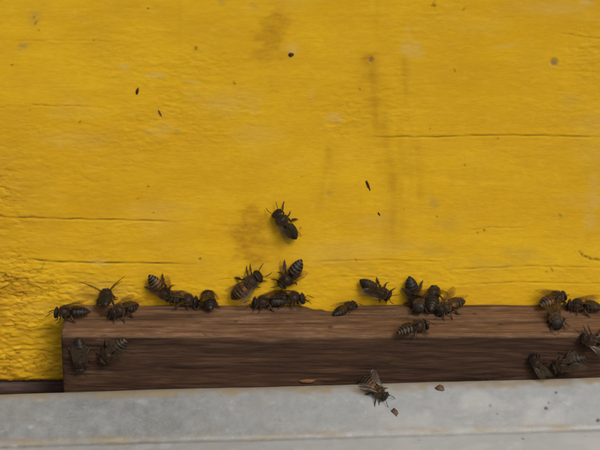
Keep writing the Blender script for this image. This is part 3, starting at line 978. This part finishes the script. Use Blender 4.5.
bee(14, 'W', (416, 308), (409, 282), 'topmost bee of the cluster over the block, tail up on the paint', (14, 20), (8, 10), band=0.5, out=0.6)
bee(15, 'T', (419, 312), (424, 296), 'bee facing outward in the middle of the cluster on the block edge', (12, 14), (8, 10), band=0.8, hair=1.4, pitch=10)
bee(16, 'T', (435, 289), (431, 304), 'bee behind the cluster with rusty wings against the yellow paint', (34, 40), (16, 18), pitch=8, out=2.2, band=0.5)
bee(17, 'T', (436, 311), (463, 299), 'end bee of the cluster, legs hanging over the block top', (16, 14), (12, 16), band=1.2, hair=1.4, orange=1)
bee(18, 'T', (430, 322), (397, 332), 'bee with pale wings on the block top below the cluster', (20, 16), (8, 8), band=2.0, hair=1.2)
bee(19, 'T', (567, 292), (538, 305), 'orange-backed bee at the block edge, its striped tail turned down', (20, 14), (10, 10), orange=3, band=2.2, hair=1.5, out=0.8)
bee(20, 'T', (560, 329), (552, 303), 'bee walking toward the front edge of the block top', (12, 16), (8, 8), band=0.6, hair=1.5)
bee(21, 'T', (566, 303), (601, 306), 'long dark bee at the block edge, tail cut by the picture border', (9, 11), (5, 7), band=0.5)
bee(22, 'F', (580, 339), (612, 346), 'bee with pale wing on the upper front face, at the picture border', (22, 16), (8, 8), band=1.0)
bee(23, 'F', (555, 370), (582, 358), 'bee with curved pale wing edge low on the block front', (14, 24), (6, 10), band=0.8)
bee(24, 'F', (532, 359), (546, 375), 'shaded dark bee just above the landing lip on the block front', (9, 9), (5, 5), band=0.3, hair=0.5, size=0.85)
bee(25, 'L', (386, 396), (362, 380), 'single bee standing on the grey landing board', (26, 22), (2, 2), pitch=-4, out=0.3, size=0.92, orange=2, band=1.0, hair=1.6)
bee(26, 'F', (81, 373), (80, 341), 'dark bee crawling straight down the front near the block end', (9, 10), (5, 5), band=0.35, hair=0.6)
bee(27, 'F', (98, 366), (127, 337), 'grey-striped bee slanting head down on the block front', (20, 14), (6, 6), band=1.3, hair=0.9)

# ------------------------------------------------------------------ loose flecks and husks
def fleck(seed, surf, px, py, l, w, h, ang, mat, name, label, cat, group=None, lift=0.0):
    rng = random.Random(seed)
    bm = bmesh.new()
    bmesh.ops.create_icosphere(bm, subdivisions=2, radius=1.0)
    for v in bm.verts:
        j = 1 + rng.uniform(-0.32, 0.28)
        t = 1 - 0.35 * max(0, v.co.x)
        v.co = Vector((v.co.x * l / 2 * j, v.co.y * w / 2 * j * t, v.co.z * h / 2 * j + 0.12 * h * math.cos(v.co.x * 2.5))) * MM
    me = bpy.data.meshes.new(name)
    bm.to_mesh(me)
    bm.free()
    smooth(me)
    p0, n = SURF[surf]
    p = on_plane(px, py, p0 + n * (h * 0.35 + lift) * MM, n)
    fx_ = on_plane(px + 10 * math.cos(R(ang)), py - 10 * math.sin(R(ang)), p, n) - p
    fx_.normalize()
    o = link(name, me, mat)
    o.matrix_world = Matrix.Translation(p) @ Matrix((fx_, n.cross(fx_), n)).transposed().to_4x4()
    tag(o, label, cat, group)

G1 = 'dark droppings on the yellow paint'
fleck(1, 'W', 368, 185, 4.4, 1.0, 0.45, -68, FLECK, 'dropping', 'long slanting dark dropping on the yellow panel right of centre', 'dropping', G1)
fleck(2, 'W', 291, 54.5, 2.0, 1.6, 0.5, 10, FLECK, 'dropping', 'round dark dropping beside the brown smear near the top edge', 'dropping', G1)
fleck(3, 'W', 137.5, 91, 2.5, 1.0, 0.4, 75, FLECK, 'dropping', 'upright dark red-brown dropping high on the yellow panel', 'dropping', G1)
fleck(4, 'W', 160, 113, 2.6, 0.7, 0.3, -65, HUSK, 'dropping', 'thin brown dropping below the upright dark one', 'dropping', G1)
fleck(5, 'W', 379, 214, 1.8, 0.5, 0.3, -60, FLECK, 'dropping', 'thin short dark dropping below the long slanting one', 'dropping', G1)
fleck(6, 'L', 440, 388, 3.3, 2.6, 0.8, -15, HUSK, 'husk', 'brown husk flake near the upper lip of the grey landing board', 'husk', 'husks on the landing board')
fleck(7, 'L', 395, 412, 3.4, 2.2, 0.8, -60, HUSK, 'husk', 'small tilted brown husk flake in front of the landing board bee', 'husk', 'husks on the landing board')
fleck(8, 'F', 307, 381, 6.5, 1.6, 0.8, 4, CHIP, 'wood_chip', 'tan wood chip wedged between block front and landing lip', 'wood chip')
